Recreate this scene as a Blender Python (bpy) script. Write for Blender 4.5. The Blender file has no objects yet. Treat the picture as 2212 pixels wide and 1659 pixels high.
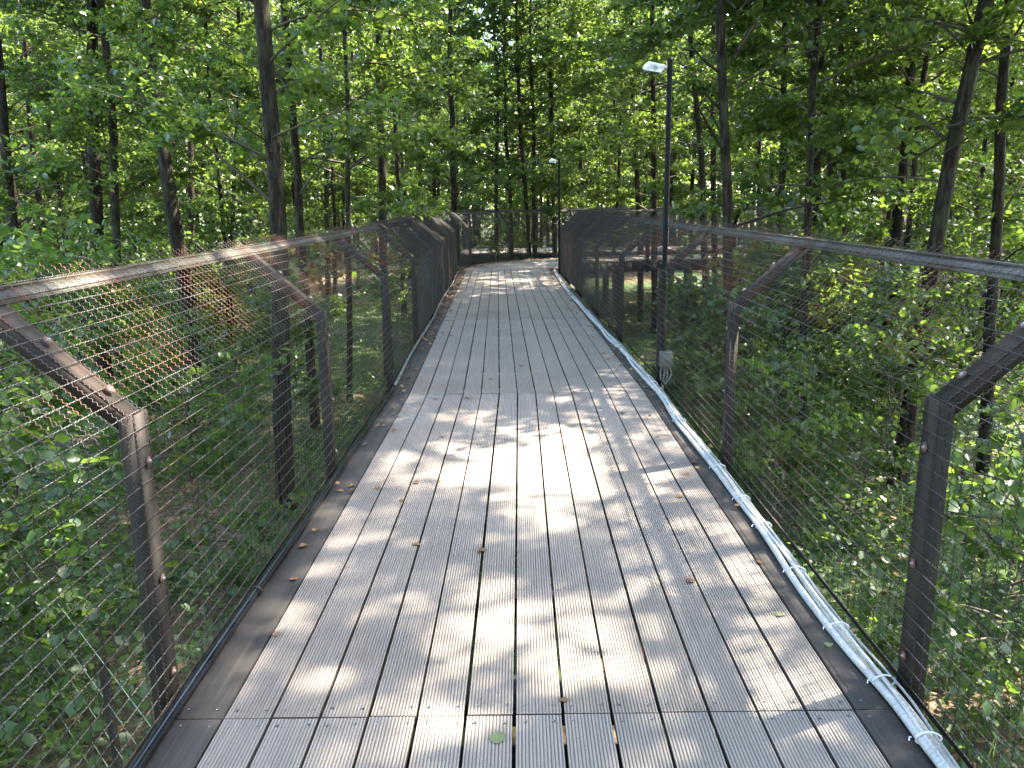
import bpy, bmesh, math, random
import numpy as np
from mathutils import Vector, Matrix

R = math.radians
scene = bpy.context.scene
rng = np.random.default_rng(11)
random.seed(5)

# ------------------------------------------------------------------ camera
EYE = 1.54
PITCH = math.atan((829.5 - 438) / 1750)
ROLL = R(0.83)
cam_d = bpy.data.cameras.new('camera')
cam_d.sensor_width = 36; cam_d.lens = 1750 / 2212 * 36
cam_d.clip_start = 0.05; cam_d.clip_end = 2000
cam = bpy.data.objects.new('camera', cam_d)
scene.collection.objects.link(cam); scene.camera = cam
_f = Vector((0, math.cos(PITCH), -math.sin(PITCH)))
_u = Vector((0, math.sin(PITCH), math.cos(PITCH)))
_r = Vector((1, 0, 0))
R2 = _r * math.cos(ROLL) - _u * math.sin(ROLL)
U2 = _u * math.cos(ROLL) + _r * math.sin(ROLL)
CP = Vector((0, 0, EYE))
cam.matrix_world = Matrix(((R2.x, U2.x, -_f.x, CP.x), (R2.y, U2.y, -_f.y, CP.y), (R2.z, U2.z, -_f.z, CP.z), (0, 0, 0, 1)))

def ray(u, v):
    return (_f * 1750 + R2 * (u - 1106) + U2 * (829.5 - v)).normalized()
def on_z(u, v, z=0.0):          # where the sight line through a photo point meets height z
    d = ray(u, v); t = (z - EYE) / d.z
    return CP + d * t
def on_y(u, v, y):
    d = ray(u, v); return CP + d * (y / d.y)

# ------------------------------------------------------------------ light
SUN_EL = R(50); SUN_DIR = Vector((0.92, 0.39, 0)).normalized()
world = bpy.data.worlds.new('World'); scene.world = world; world.use_nodes = True
wn = world.node_tree; wn.nodes.clear()
sky = wn.nodes.new('ShaderNodeTexSky'); sky.sky_type = 'NISHITA'; sky.sun_disc = False
sky.sun_elevation = SUN_EL; sky.sun_rotation = math.atan2(SUN_DIR.x, SUN_DIR.y)
sky.air_density = 1.0; sky.dust_density = 1.5
bg = wn.nodes.new('ShaderNodeBackground'); bg.inputs['Strength'].default_value = 0.15
wo = wn.nodes.new('ShaderNodeOutputWorld')
wn.links.new(sky.outputs[0], bg.inputs[0]); wn.links.new(bg.outputs[0], wo.inputs[0])
sun_d = bpy.data.lights.new('sun', 'SUN'); sun_d.energy = 3.1; sun_d.angle = R(0.53); sun_d.color = (1.0, 0.90, 0.74)
sun = bpy.data.objects.new('sun', sun_d); scene.collection.objects.link(sun)
sd = Vector((SUN_DIR.x * math.cos(SUN_EL), SUN_DIR.y * math.cos(SUN_EL), math.sin(SUN_EL)))
sun.rotation_euler = sd.to_track_quat('Z', 'Y').to_euler()
scene.view_settings.view_transform = 'Standard'; scene.view_settings.look = 'None'
scene.view_settings.gamma = 1; scene.view_settings.use_curve_mapping = False
scene.view_settings.exposure = 3.62
try:
    cy = scene.cycles
    cy.max_bounces = 8; cy.diffuse_bounces = 4; cy.glossy_bounces = 2; cy.transmission_bounces = 6; cy.transparent_max_bounces = 6
    cy.sample_clamp_indirect = 6; cy.use_denoising = True
except Exception:
    pass

# ------------------------------------------------------------------ materials
def mat(name, build):
    m = bpy.data.materials.new(name); m.use_nodes = True
    nt = m.node_tree; nt.nodes.clear()
    out = nt.nodes.new('ShaderNodeOutputMaterial')
    build(nt, out)
    return m
def N(nt, t, **kw):
    n = nt.nodes.new(t)
    for k, v in kw.items():
        if k.startswith('i_'):
            key = k[2:].replace('_', ' ')
            n.inputs[key].default_value = v
        else: setattr(n, k, v)
    return n
def ramp(nt, fac, stops, interp='LINEAR'):
    r = nt.nodes.new('ShaderNodeValToRGB'); r.color_ramp.interpolation = interp
    e = r.color_ramp.elements
    while len(e) < len(stops): e.new(0.5)
    for i, (p, c) in enumerate(stops):
        e[i].position = p; e[i].color = (*c, 1)
    nt.links.new(fac, r.inputs[0]); return r
def coords(nt, kind='Object', scale=(1, 1, 1)):
    tc = nt.nodes.new('ShaderNodeTexCoord'); mp = nt.nodes.new('ShaderNodeMapping')
    mp.inputs['Scale'].default_value = scale
    nt.links.new(tc.outputs[kind], mp.inputs[0]); return mp.outputs[0]
def bump(nt, h, strength, dist, bsdf):
    b = nt.nodes.new('ShaderNodeBump'); b.inputs['Strength'].default_value = strength; b.inputs['Distance'].default_value = dist
    nt.links.new(h, b.inputs['Height']); nt.links.new(b.outputs[0], bsdf.inputs['Normal'])

def noisy(name, stops, scale=5, sc=(1, 1, 1), rough=0.8, metal=0.0, detail=6, bump_s=0.3, bump_d=0.005, bscale=None, spec=0.5, per_obj=0.0, kind='Object'):
    def b(nt, out):
        v = coords(nt, kind, sc)
        nz = N(nt, 'ShaderNodeTexNoise', i_Scale=scale, i_Detail=detail, i_Roughness=0.6)
        nt.links.new(v, nz.inputs['Vector'])
        cr = ramp(nt, nz.outputs['Fac'], stops)
        p = N(nt, 'ShaderNodeBsdfPrincipled', i_Roughness=rough, i_Metallic=metal)
        p.inputs['Specular IOR Level'].default_value = spec
        col = cr.outputs[0]
        if per_obj:
            oi = nt.nodes.new('ShaderNodeObjectInfo')
            mr = N(nt, 'ShaderNodeMapRange'); mr.inputs['To Min'].default_value = 1 - per_obj; mr.inputs['To Max'].default_value = 1 + per_obj
            nt.links.new(oi.outputs['Random'], mr.inputs[0])
            hs = nt.nodes.new('ShaderNodeHueSaturation'); nt.links.new(mr.outputs[0], hs.inputs['Value']); nt.links.new(col, hs.inputs['Color'])
            col = hs.outputs[0]
        nt.links.new(col, p.inputs['Base Color'])
        nz2 = N(nt, 'ShaderNodeTexNoise', i_Scale=bscale or scale * 4, i_Detail=4)
        nt.links.new(v, nz2.inputs['Vector'])
        bump(nt, nz2.outputs['Fac'], bump_s, bump_d, p)
        nt.links.new(p.outputs[0], out.inputs[0])
    return mat(name, b)

def leaf_mat(name, dark, mid, light, trans, tmix=0.45, rough=0.38, spec=0.5):
    def b(nt, out):
        g = nt.nodes.new('ShaderNodeNewGeometry'); oi = nt.nodes.new('ShaderNodeObjectInfo')
        ad = N(nt, 'ShaderNodeMath', operation='MULTIPLY_ADD'); ad.inputs[1].default_value = 0.35
        nt.links.new(oi.outputs['Random'], ad.inputs[0])
        ml = N(nt, 'ShaderNodeMath', operation='MULTIPLY'); ml.inputs[1].default_value = 0.65
        nt.links.new(g.outputs['Random Per Island'], ml.inputs[0]); nt.links.new(ml.outputs[0], ad.inputs[2])
        cr = ramp(nt, ad.outputs[0], [(0.0, dark), (0.5, mid), (1.0, light)])
        p = N(nt, 'ShaderNodeBsdfPrincipled', i_Roughness=rough)
        p.inputs['Specular IOR Level'].default_value = spec
        nt.links.new(cr.outputs[0], p.inputs['Base Color'])
        t = nt.nodes.new('ShaderNodeBsdfTranslucent')
        hs = N(nt, 'ShaderNodeMix', data_type='RGBA'); hs.inputs[0].default_value = 0.5
        cr2 = ramp(nt, ad.outputs[0], [(0.0, tuple(c * 0.7 for c in trans)), (1.0, tuple(min(1, c * 1.25) for c in trans))])
        nt.links.new(cr2.outputs[0], t.inputs[0])
        mx = nt.nodes.new('ShaderNodeMixShader'); mx.inputs[0].default_value = tmix
        nt.links.new(p.outputs[0], mx.inputs[1]); nt.links.new(t.outputs[0], mx.inputs[2])
        nt.links.new(mx.outputs[0], out.inputs[0])
    return mat(name, b)

M = {}
M['leaf'] = leaf_mat('alder_leaf', (0.024, 0.045, 0.018), (0.040, 0.075, 0.027), (0.085, 0.120, 0.036), (0.26, 0.39, 0.05), 0.41, 0.27)
M['leaf_low'] = leaf_mat('understorey_leaf', (0.026, 0.052, 0.018), (0.045, 0.088, 0.027), (0.09, 0.14, 0.04), (0.24, 0.38, 0.045), 0.38, 0.36)
M['grass'] = leaf_mat('grass_blade', (0.04, 0.085, 0.02), (0.07, 0.13, 0.03), (0.16, 0.19, 0.06), (0.16, 0.30, 0.05), 0.35, 0.55)
M['litter'] = leaf_mat('dry_leaf', (0.10, 0.05, 0.022), (0.20, 0.10, 0.045), (0.32, 0.19, 0.08), (0.22, 0.11, 0.04), 0.15, 0.7)
M['green_dry'] = leaf_mat('fading_leaf', (0.12, 0.14, 0.05), (0.17, 0.19, 0.08), (0.2, 0.2, 0.09), (0.2, 0.2, 0.05), 0.1, 0.6)

def bark(nt, out):
    v = coords(nt, 'Object', (1, 1, 0.16))
    w = N(nt, 'ShaderNodeTexNoise', i_Scale=26, i_Detail=8, i_Roughness=0.72); nt.links.new(v, w.inputs['Vector'])
    cr = ramp(nt, w.outputs['Fac'], [(0.32, (0.005, 0.004, 0.003)), (0.50, (0.026, 0.020, 0.014)), (0.68, (0.095, 0.076, 0.055))])
    v2 = coords(nt, 'Object', (1, 1, 0.7))
    l = N(nt, 'ShaderNodeTexNoise', i_Scale=5.5, i_Detail=5); nt.links.new(v2, l.inputs['Vector'])
    lr = ramp(nt, l.outputs['Fac'], [(0.52, (0, 0, 0)), (0.68, (1, 1, 1))])
    mx = N(nt, 'ShaderNodeMix', data_type='RGBA'); mx.inputs['B'].default_value = (0.055, 0.062, 0.035, 1)
    sc = N(nt, 'ShaderNodeMath', operation='MULTIPLY'); sc.inputs[1].default_value = 0.6
    nt.links.new(lr.outputs[0], sc.inputs[0]); nt.links.new(sc.outputs[0], mx.inputs[0]); nt.links.new(cr.outputs[0], mx.inputs['A'])
    p = N(nt, 'ShaderNodeBsdfPrincipled', i_Roughness=0.9); p.inputs['Specular IOR Level'].default_value = 0.2; nt.links.new(mx.outputs['Result'], p.inputs['Base Color'])
    bump(nt, w.outputs['Fac'], 1.0, 0.04, p)
    nt.links.new(p.outputs[0], out.inputs[0])
M['bark'] = mat('alder_bark', bark)
M['twig'] = noisy('twig_bark', [(0.3, (0.04, 0.03, 0.02)), (0.7, (0.10, 0.08, 0.055))], 20)

def ground(nt, out):
    v = coords(nt, 'Object')
    a = N(nt, 'ShaderNodeTexNoise', i_Scale=0.32, i_Detail=5, i_Roughness=0.6); nt.links.new(v, a.inputs['Vector'])
    f = N(nt, 'ShaderNodeTexNoise', i_Scale=9.0, i_Detail=8, i_Roughness=0.7); nt.links.new(v, f.inputs['Vector'])
    soil = ramp(nt, f.outputs['Fac'], [(0.3, (0.045, 0.030, 0.018)), (0.55, (0.15, 0.10, 0.062)), (0.75, (0.30, 0.22, 0.14))])
    green = ramp(nt, f.outputs['Fac'], [(0.3, (0.02, 0.038, 0.012)), (0.6, (0.06, 0.105, 0.028)), (0.8, (0.11, 0.15, 0.05))])
    k = ramp(nt, a.outputs['Fac'], [(0.43, (0, 0, 0)), (0.55, (1, 1, 1))])
    mx = N(nt, 'ShaderNodeMix', data_type='RGBA')
    nt.links.new(k.outputs[0], mx.inputs[0]); nt.links.new(soil.outputs[0], mx.inputs['A']); nt.links.new(green.outputs[0], mx.inputs['B'])
    p = N(nt, 'ShaderNodeBsdfPrincipled', i_Roughness=0.95); nt.links.new(mx.outputs['Result'], p.inputs['Base Color'])
    bump(nt, f.outputs['Fac'], 0.8, 0.06, p)
    nt.links.new(p.outputs[0], out.inputs[0])
M['ground'] = mat('forest_floor', ground)

def plank_mat(name, stops, rough=0.75, stain=0.35, groove_dark=None, per_obj=0.07):
    def b(nt, out):
        v = coords(nt, 'Object', (9, 0.9, 9))
        geo = nt.nodes.new('ShaderNodeNewGeometry')
        oi = nt.nodes.new('ShaderNodeObjectInfo')
        n1 = N(nt, 'ShaderNodeTexNoise', i_Scale=7, i_Detail=8, i_Roughness=0.7, noise_dimensions='4D'); nt.links.new(v, n1.inputs['Vector'])
        mw = N(nt, 'ShaderNodeMath', operation='MULTIPLY'); mw.inputs[1].default_value = 40
        nt.links.new(oi.outputs['Random'], mw.inputs[0]); nt.links.new(mw.outputs[0], n1.inputs['W'])
        cr = ramp(nt, n1.outputs['Fac'], stops)
        n2 = N(nt, 'ShaderNodeTexNoise', i_Scale=1.7, i_Detail=5); nt.links.new(geo.outputs['Position'], n2.inputs['Vector'])
        st = ramp(nt, n2.outputs['Fac'], [(0.35, (1 - stain,) * 3), (0.6, (1, 1, 1))])
        mx = N(nt, 'ShaderNodeMix', data_type='RGBA', blend_type='MULTIPLY'); mx.inputs[0].default_value = 1
        nt.links.new(cr.outputs[0], mx.inputs['A']); nt.links.new(st.outputs[0], mx.inputs['B'])
        mr = N(nt, 'ShaderNodeMapRange'); mr.inputs['To Min'].default_value = 1 - per_obj; mr.inputs['To Max'].default_value = 1 + per_obj
        nt.links.new(oi.outputs['Random'], mr.inputs[0])
        hs = nt.nodes.new('ShaderNodeHueSaturation'); nt.links.new(mr.outputs[0], hs.inputs['Value']); nt.links.new(mx.outputs['Result'], hs.inputs['Color'])
        # speckle of dirt
        n3 = N(nt, 'ShaderNodeTexNoise', i_Scale=120, i_Detail=2); nt.links.new(geo.outputs['Position'], n3.inputs['Vector'])
        sp = ramp(nt, n3.outputs['Fac'], [(0.28, (0.55, 0.5, 0.45)), (0.36, (1, 1, 1))])
        m3 = N(nt, 'ShaderNodeMix', data_type='RGBA', blend_type='MULTIPLY'); m3.inputs[0].default_value = 1
        nt.links.new(hs.outputs[0], m3.inputs['A']); nt.links.new(sp.outputs[0], m3.inputs['B'])
        p = N(nt, 'ShaderNodeBsdfPrincipled', i_Roughness=rough); nt.links.new(m3.outputs['Result'], p.inputs['Base Color'])
        bump(nt, n1.outputs['Fac'], 0.25, 0.002, p)
        nt.links.new(p.outputs[0], out.inputs[0])
    return mat(name, b)
M['plank'] = plank_mat('grooved_composite', [(0.3, (0.245, 0.207, 0.176)), (0.55, (0.300, 0.253, 0.218)), (0.75, (0.345, 0.298, 0.256))], stain=0.12, per_obj=0.04)
M['groove'] = plank_mat('darker_groove', [(0.3, (0.125, 0.105, 0.085)), (0.7, (0.18, 0.152, 0.124))])  # groove faces in a darker tone than the plank top
M['side_shade_grime'] = plank_mat('plank_side_shade_grime', [(0.3, (0.05, 0.042, 0.034)), (0.7, (0.09, 0.075, 0.06))])  # plank sides grimy, and darkened so the gaps between boards read as shade
M['edge_board'] = plank_mat('weathered_edge_board', [(0.3, (0.024, 0.020, 0.018)), (0.55, (0.048, 0.040, 0.035)), (0.75, (0.085, 0.07, 0.058))], stain=0.5)
M['beam'] = noisy('dark_beam', [(0.3, (0.010, 0.009, 0.008)), (0.7, (0.03, 0.026, 0.021))], 4, (1, 1, 1), 0.8)
M['steel'] = noisy('brown_painted_steel', [(0.35, (0.018, 0.015, 0.013)), (0.5, (0.026, 0.022, 0.019)), (0.72, (0.055, 0.034, 0.026))], 6, (1, 1, 0.4), 0.68, 0.0, spec=0.3)
M['rail'] = noisy('weathered_top_rail', [(0.34, (0.04, 0.026, 0.021)), (0.46, (0.052, 0.047, 0.036)), (0.74, (0.12, 0.112, 0.082))], 5, (1, 1, 1), 0.6, 0.1)
M['wire'] = noisy('galvanised_wire', [(0.30, (0.07, 0.035, 0.025)), (0.43, (0.075, 0.064, 0.056)), (0.7, (0.12, 0.122, 0.132))], 2.2, (1, 1, 1), 0.4, 0.5, bump_s=0.05, kind='Object')
M['wire_dark'] = noisy('darkened_crimped_wire', [(0.34, (0.055, 0.03, 0.022)), (0.5, (0.04, 0.034, 0.03)), (0.75, (0.065, 0.062, 0.062))], 2.2, (1, 1, 1), 0.55, 0.3, bump_s=0.05)  # upright wires: browner, and coloured darker because level wires catch more light
M['rust_wire'] = noisy('rusty_wire', [(0.40, (0.15, 0.048, 0.03)), (0.52, (0.055, 0.04, 0.034)), (0.75, (0.06, 0.057, 0.055))], 2.5, (1, 1, 1), 0.55, 0.4, bump_s=0.05)
M['washer'] = noisy('rusty_washer', [(0.3, (0.10, 0.04, 0.028)), (0.7, (0.16, 0.08, 0.055))], 30, rough=0.7)
M['zinc'] = noisy('zinc_bolt', [(0.3, (0.2, 0.2, 0.21)), (0.7, (0.33, 0.33, 0.35))], 30, rough=0.35, metal=0.8)
M['pole'] = noisy('black_pole_paint', [(0.3, (0.005, 0.0055, 0.007)), (0.7, (0.010, 0.011, 0.013))], 8, rough=0.5, spec=0.12)
M['white'] = noisy('white_enamel', [(0.3, (0.68, 0.69, 0.70)), (0.7, (0.8, 0.8, 0.8))], 6, rough=0.4)
M['lampglass'] = noisy('dark_lamp_glass', [(0.3, (0.03, 0.035, 0.04)), (0.7, (0.06, 0.065, 0.07))], 6, rough=0.12)
M['greybox'] = noisy('grey_plastic', [(0.3, (0.11, 0.12, 0.11)), (0.7, (0.17, 0.18, 0.165))], 8, rough=0.5)
def conduit(name, col):
    def b(nt, out):
        v = coords(nt, 'UV')
        w = N(nt, 'ShaderNodeTexWave', i_Scale=1.0, wave_type='BANDS', bands_direction='X'); nt.links.new(v, w.inputs['Vector'])
        g = coords(nt, 'Object')
        n = N(nt, 'ShaderNodeTexNoise', i_Scale=12, i_Detail=6); nt.links.new(g, n.inputs['Vector'])
        cr = ramp(nt, n.outputs['Fac'], [(0.3, tuple(c * 0.72 for c in col)), (0.6, col)])
        p = N(nt, 'ShaderNodeBsdfPrincipled', i_Roughness=0.5); nt.links.new(cr.outputs[0], p.inputs['Base Color'])
        bump(nt, w.outputs['Fac'], 0.6, 0.003, p)
        nt.links.new(p.outputs[0], out.inputs[0])
    return mat(name, b)
M['conduit'] = conduit('white_conduit', (0.52, 0.52, 0.52))
M['conduit2'] = conduit('cream_conduit', (0.50, 0.47, 0.41))
M['conduit3'] = conduit('grey_cable', (0.30, 0.32, 0.34))
M['hose'] = noisy('black_hose', [(0.3, (0.006, 0.007, 0.010)), (0.7, (0.010, 0.012, 0.017))], 8, rough=0.16, bump_s=0.0)
M['hose_old'] = noisy('grey_hose', [(0.3, (0.07, 0.07, 0.065)), (0.7, (0.22, 0.22, 0.21))], 10, rough=0.5)
M['tie'] = noisy('white_tie', [(0.3, (0.6, 0.6, 0.6)), (0.7, (0.75, 0.75, 0.75))], 8, rough=0.4)
M['blacktie'] = noisy('black_tie', [(0.3, (0.01, 0.01, 0.01)), (0.7, (0.02, 0.02, 0.02))], 8, rough=0.4)
M['cord'] = noisy('pale_green_cord', [(0.3, (0.20, 0.27, 0.18)), (0.7, (0.34, 0.42, 0.30))], 30, rough=0.6)
M['stake'] = noisy('dark_stake', [(0.3, (0.02, 0.017, 0.015)), (0.7, (0.05, 0.04, 0.035))], 12, rough=0.7)
M['shed'] = noisy('shed_boards', [(0.3, (0.12, 0.08, 0.055)), (0.7, (0.24, 0.15, 0.11))], 4, (1, 1, 0.3), 0.8)
M['slat'] = noisy('pale_slats', [(0.3, (0.30, 0.29, 0.27)), (0.7, (0.46, 0.45, 0.43))], 6, rough=0.6)

# ------------------------------------------------------------------ object helpers
col = scene.collection
def props(o, label=None, cat=None, group=None, kind=None):
    if label: o['label'] = label
    if cat: o['category'] = cat
    if group: o['group'] = group
    if kind: o['kind'] = kind
    return o
def empty(name, loc=(0, 0, 0), label=None, cat=None, group=None, kind=None):
    o = bpy.data.objects.new(name, None); o.location = loc; o.empty_display_size = 0.2
    col.objects.link(o); return props(o, label, cat, group, kind)
def link(name, me, parent=None, matrix=None, loc=None):
    o = bpy.data.objects.new(name, me); col.objects.link(o)
    if parent is not None: o.parent = parent
    if matrix is not None: o.matrix_basis = matrix
    if loc is not None: o.location = loc
    return o
def mesh_np(name, verts, faces, mats, smooth=False, midx=None):
    """faces: (n,k) int array, all the same size, or list of such arrays"""
    me = bpy.data.meshes.new(name)
    if not isinstance(faces, list): faces = [faces]
    verts = np.asarray(verts, dtype=np.float32).reshape(-1, 3)
    nl = sum(f.size for f in faces); nf = sum(len(f) for f in faces)
    me.vertices.add(len(verts)); me.vertices.foreach_set('co', verts.ravel())
    me.loops.add(nl); me.loops.foreach_set('vertex_index', np.concatenate([f.ravel() for f in faces]).astype(np.int32))
    me.polygons.add(nf)
    tot = np.concatenate([np.full(len(f), f.shape[1], dtype=np.int32) for f in faces])
    st = np.concatenate([[0], np.cumsum(tot)[:-1]]).astype(np.int32)
    me.polygons.foreach_set('loop_start', st)
    if midx is not None: me.polygons.foreach_set('material_index', np.asarray(midx, dtype=np.int32))
    if smooth: me.polygons.foreach_set('use_smooth', np.ones(nf, dtype=bool))
    for m in mats: me.materials.append(m)
    me.update(calc_edges=True); me.validate()
    return me
def tube(path, rad, sides=6, cap=True):
    """path (n,3), rad scalar or (n,) -> verts, quads"""
    P = np.asarray(path, dtype=float); n = len(P)
    rad = np.full(n, rad) if np.isscalar(rad) else np.asarray(rad, dtype=float)
    T = np.gradient(P, axis=0); T /= np.linalg.norm(T, axis=1)[:, None] + 1e-12
    ref = np.array([0, 0, 1.0]) if abs(T[:, 2]).mean() < 0.8 else np.array([1.0, 0, 0])
    A = np.cross(T, ref); A /= np.linalg.norm(A, axis=1)[:, None] + 1e-12
    B = np.cross(T, A)
    an = np.linspace(0, 2 * np.pi, sides, endpoint=False)
    V = P[:, None, :] + rad[:, None, None] * (np.cos(an)[None, :, None] * A[:, None, :] + np.sin(an)[None, :, None] * B[:, None, :])
    i = np.arange(n - 1)[:, None]; j = np.arange(sides)[None, :]; j2 = (j + 1) % sides
    F = np.stack([i * sides + j, i * sides + j2, (i + 1) * sides + j2, (i + 1) * sides + j], axis=-1).reshape(-1, 4)
    return V.reshape(-1, 3), F
def join(parts):
    vs, fs, o = [], [], 0
    for v, f in parts:
        vs.append(v); fs.append(f + o); o += len(v)
    return np.concatenate(vs), np.concatenate(fs)
def box(x0, x1, y0, y1, z0, z1):
    v = np.array([(x, y, z) for z in (z0, z1) for y in (y0, y1) for x in (x0, x1)], float)
    f = np.array([(0, 2, 3, 1), (4, 5, 7, 6), (0, 1, 5, 4), (2, 6, 7, 3), (0, 4, 6, 2), (1, 3, 7, 5)])
    return v, f
def prism(a, b, w, h, up=(0, 0, 1)):
    """bar from a to b, w across, h along up"""
    a = np.array(a, float); b = np.array(b, float); d = b - a; L = np.linalg.norm(d); d /= L
    s = np.cross(d, up); s /= np.linalg.norm(s); u = np.cross(s, d)
    v, f = box(-w / 2, w / 2, 0, L, -h / 2, h / 2)
    return a + v[:, :1] * s + v[:, 1:2] * d + v[:, 2:] * u, f
def bev(o, w=0.003, seg=1):
    m = o.modifiers.new('bevel', 'BEVEL'); m.width = w; m.segments = seg; m.limit_method = 'ANGLE'; return o
def catmull(pts, k=8):
    P = [Vector(p) for p in pts]; P = [P[0] * 2 - P[1]] + P + [P[-1] * 2 - P[-2]]; out = []
    for i in range(1, len(P) - 2):
        for s in range(k):
            t = s / k; a, b, c, d = P[i - 1], P[i], P[i + 1], P[i + 2]
            out.append(0.5 * ((2 * b) + (c - a) * t + (2 * a - 5 * b + 4 * c - d) * t * t + (3 * b - a - 3 * c + d) * t ** 3))
    out.append(P[-2]); return np.array([tuple(p) for p in out])

# ------------------------------------------------------------------ terrain
GZ = -2.0
def gz(x, y):
    x = np.asarray(x, float); y = np.asarray(y, float)
    d = np.hypot(x, y)
    return GZ + 0.10 * np.sin(x * 0.45 + 1.3) * np.cos(y * 0.37) + 0.05 * np.sin(x * 1.3 + y * 0.9) + np.clip(d - 30, 0, 60) * 0.012
t = np.linspace(-1, 1, 161)
gx = 14 * t + 586 * t ** 5; X, Y = np.meshgrid(gx, gx + 12)
V = np.stack([X, Y, gz(X, Y)], -1).reshape(-1, 3)
n = len(t); ii, jj = np.meshgrid(np.arange(n - 1), np.arange(n - 1), indexing='ij'); q = (ii * n + jj).ravel()
F = np.stack([q, q + 1, q + n + 1, q + n], -1)
props(link('ground', mesh_np('ground', V, F, [M['ground']], True)), kind='structure')

# ------------------------------------------------------------------ deck axis
def cx(y):      # x of the board gap that runs up the middle
    return -0.008 + 0.0119 * (y - 2.2) if y < 6.54 else 0.0437 - 0.0145 * (y - 6.54)
JOINTS = [-2.1, 2.215, 6.54, 10.9, 15.25, 19.5]
PW, GAP, TH = 0.150, 0.0105, 0.026

def plank_profile(w):
    ng = 13; pitch = w / (ng + 0.3); pts = [(-w / 2, -TH), (-w / 2, -0.001)]; mi = [0]
    x = -w / 2 + 0.0015; pts.append((x, 0)); mi.append(0)
    x0 = -w / 2 + pitch * 0.65
    for k in range(ng):
        c = x0 + k * pitch; g = 0.0017 + 0.0004 * (k % 2)
        pts += [(c - g, 0), (c - g * 0.6, -0.0022), (c + g * 0.6, -0.0022), (c + g, 0)]; mi += [0, 1, 1, 1]
    pts += [(w / 2 - 0.0015, 0), (w / 2, -0.001), (w / 2, -TH)]; mi += [0, 0, 0]
    pts = np.array(pts); n = len(pts)
    V = np.zeros((n * 2, 3)); V[:n, 0] = pts[:, 0]; V[:n, 2] = pts[:, 1]; V[n:] = V[:n]; V[n:, 1] = 1
    i = np.arange(n - 1)
    F = np.stack([i, i + 1, i + 1 + n, i + n], -1)
    me = mesh_np('grooved_plank', V, [F, np.array([list(range(n))[::1] + []]), np.array([list(range(2 * n - 1, n - 1, -1))])], [M['plank'], M['groove'], M['side_shade_grime']], midx=[2] + mi[1:n - 2] + [2, 2, 2])
    return me
PLANK = plank_profile(PW - GAP)
def edge_profile(w):
    pts = np.array([(-w / 2, -TH), (-w / 2, -0.003), (-w / 2 + 0.003, 0), (w / 2 - 0.003, 0), (w / 2, -0.003), (w / 2, -TH)])
    n = 6; V = np.zeros((12, 3)); V[:6, 0] = pts[:, 0]; V[:6, 2] = pts[:, 1]; V[6:] = V[:6]; V[6:, 1] = 1
    i = np.arange(5)
    return mesh_np('edge_board', V, [np.stack([i, i + 1, i + 7, i + 6], -1), np.array([[0, 1, 2, 3, 4, 5]]), np.array([[11, 10, 9, 8, 7, 6]])], [M['edge_board']])
EDGE = edge_profile(PW - 0.006)

deck = empty('boardwalk', (0, 0, 0), 'long straight boardwalk of grey grooved planks between two wire fences, bending right at its far end', 'boardwalk', kind='structure')
screws = []
for s in range(len(JOINTS) - 1):
    ya, yb = JOINTS[s], JOINTS[s + 1]
    for k in range(-7, 8):
        jit = random.uniform(-0.0015, 0.0015)
        off = 0.15 * k + 0.075
        a = Vector((cx(ya + 1e-3) + off + jit, ya + 0.0025, 0)); b = Vector((cx(yb - 1e-3) + off + jit + random.uniform(-.001, .001), yb - 0.0025, 0))
        d = b - a; ang = math.atan2(-d.x, d.y)
        m = Matrix.Translation(a + Vector((0, 0, random.uniform(-0.0012, 0.0012)))) @ Matrix.Rotation(ang, 4, 'Z') @ Matrix.Diagonal((1, d.length, 1, 1))
        o = link('plank', EDGE if k in (-7, 7) else PLANK, deck, m)
        if k in (-7, 7): o['label'] = 'dark smooth edge board along the fence'
        for yy, sg in ((ya + 0.045, 1), (yb - 0.035, -1)):
            for sx in (-0.043, 0.047):
                if yy < 1 or yy > 12: continue
                tt = (yy - ya) / (yb - ya); p = a.lerp(b, tt); screws.append((p.x + sx + random.uniform(-.004, .004), yy + random.uniform(-.005, .005)))
parts = []
for (x, y) in screws:
    an = np.linspace(0, 2 * np.pi, 8, endpoint=False); z = 0.0015
    v = np.concatenate([np.stack([x + 0.0052 * np.cos(an), y + 0.0052 * np.sin(an), np.full(8, z)], 1), np.stack([x + 0.0058 * np.cos(an), y + 0.0058 * np.sin(an), np.full(8, -0.003)], 1), np.stack([x + 0.0022 * np.cos(an), y + 0.0022 * np.sin(an), np.full(8, z)], 1), np.stack([x + 0.002 * np.cos(an), y + 0.002 * np.sin(an), np.full(8, -0.001)], 1)])
    i = np.arange(8); j = (i + 1) % 8
    f = np.concatenate([np.stack([i, j, j + 8, i + 8], 1), np.stack([i, j, j + 16, i + 16], 1), np.stack([i + 16, j + 16, j + 24, i + 24], 1)])
    parts.append((v, f))
v, f = join(parts); props(link('screws', mesh_np('screws', v, f, [M['zinc']]), deck), kind='stuff')

# curved far end: outer and inner edge lines, boards laid across
OUT = [(-1.18, 19.5), (-0.95, 20.5), (-0.55, 21.4), (0.10, 22.3), (1.10, 23.1), (2.4, 23.6), (4.2, 23.9), (7.5, 24.0), (12, 24.0)]
INN = [(1.07, 19.5), (1.18, 19.9), (1.4, 20.35), (1.75, 20.8), (2.3, 21.2), (3.2, 21.55), (4.8, 21.75), (7.8, 21.8), (12, 21.8)]
def resample(P, n):
    c = catmull([(x, y, 0) for x, y in P], 6)[:, :2]; s = np.concatenate([[0], np.cumsum(np.linalg.norm(np.diff(c, axis=0), axis=1))])
    q = np.linspace(0, s[-1], n); return np.stack([np.interp(q, s, c[:, 0]), np.interp(q, s, c[:, 1])], 1)
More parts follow.
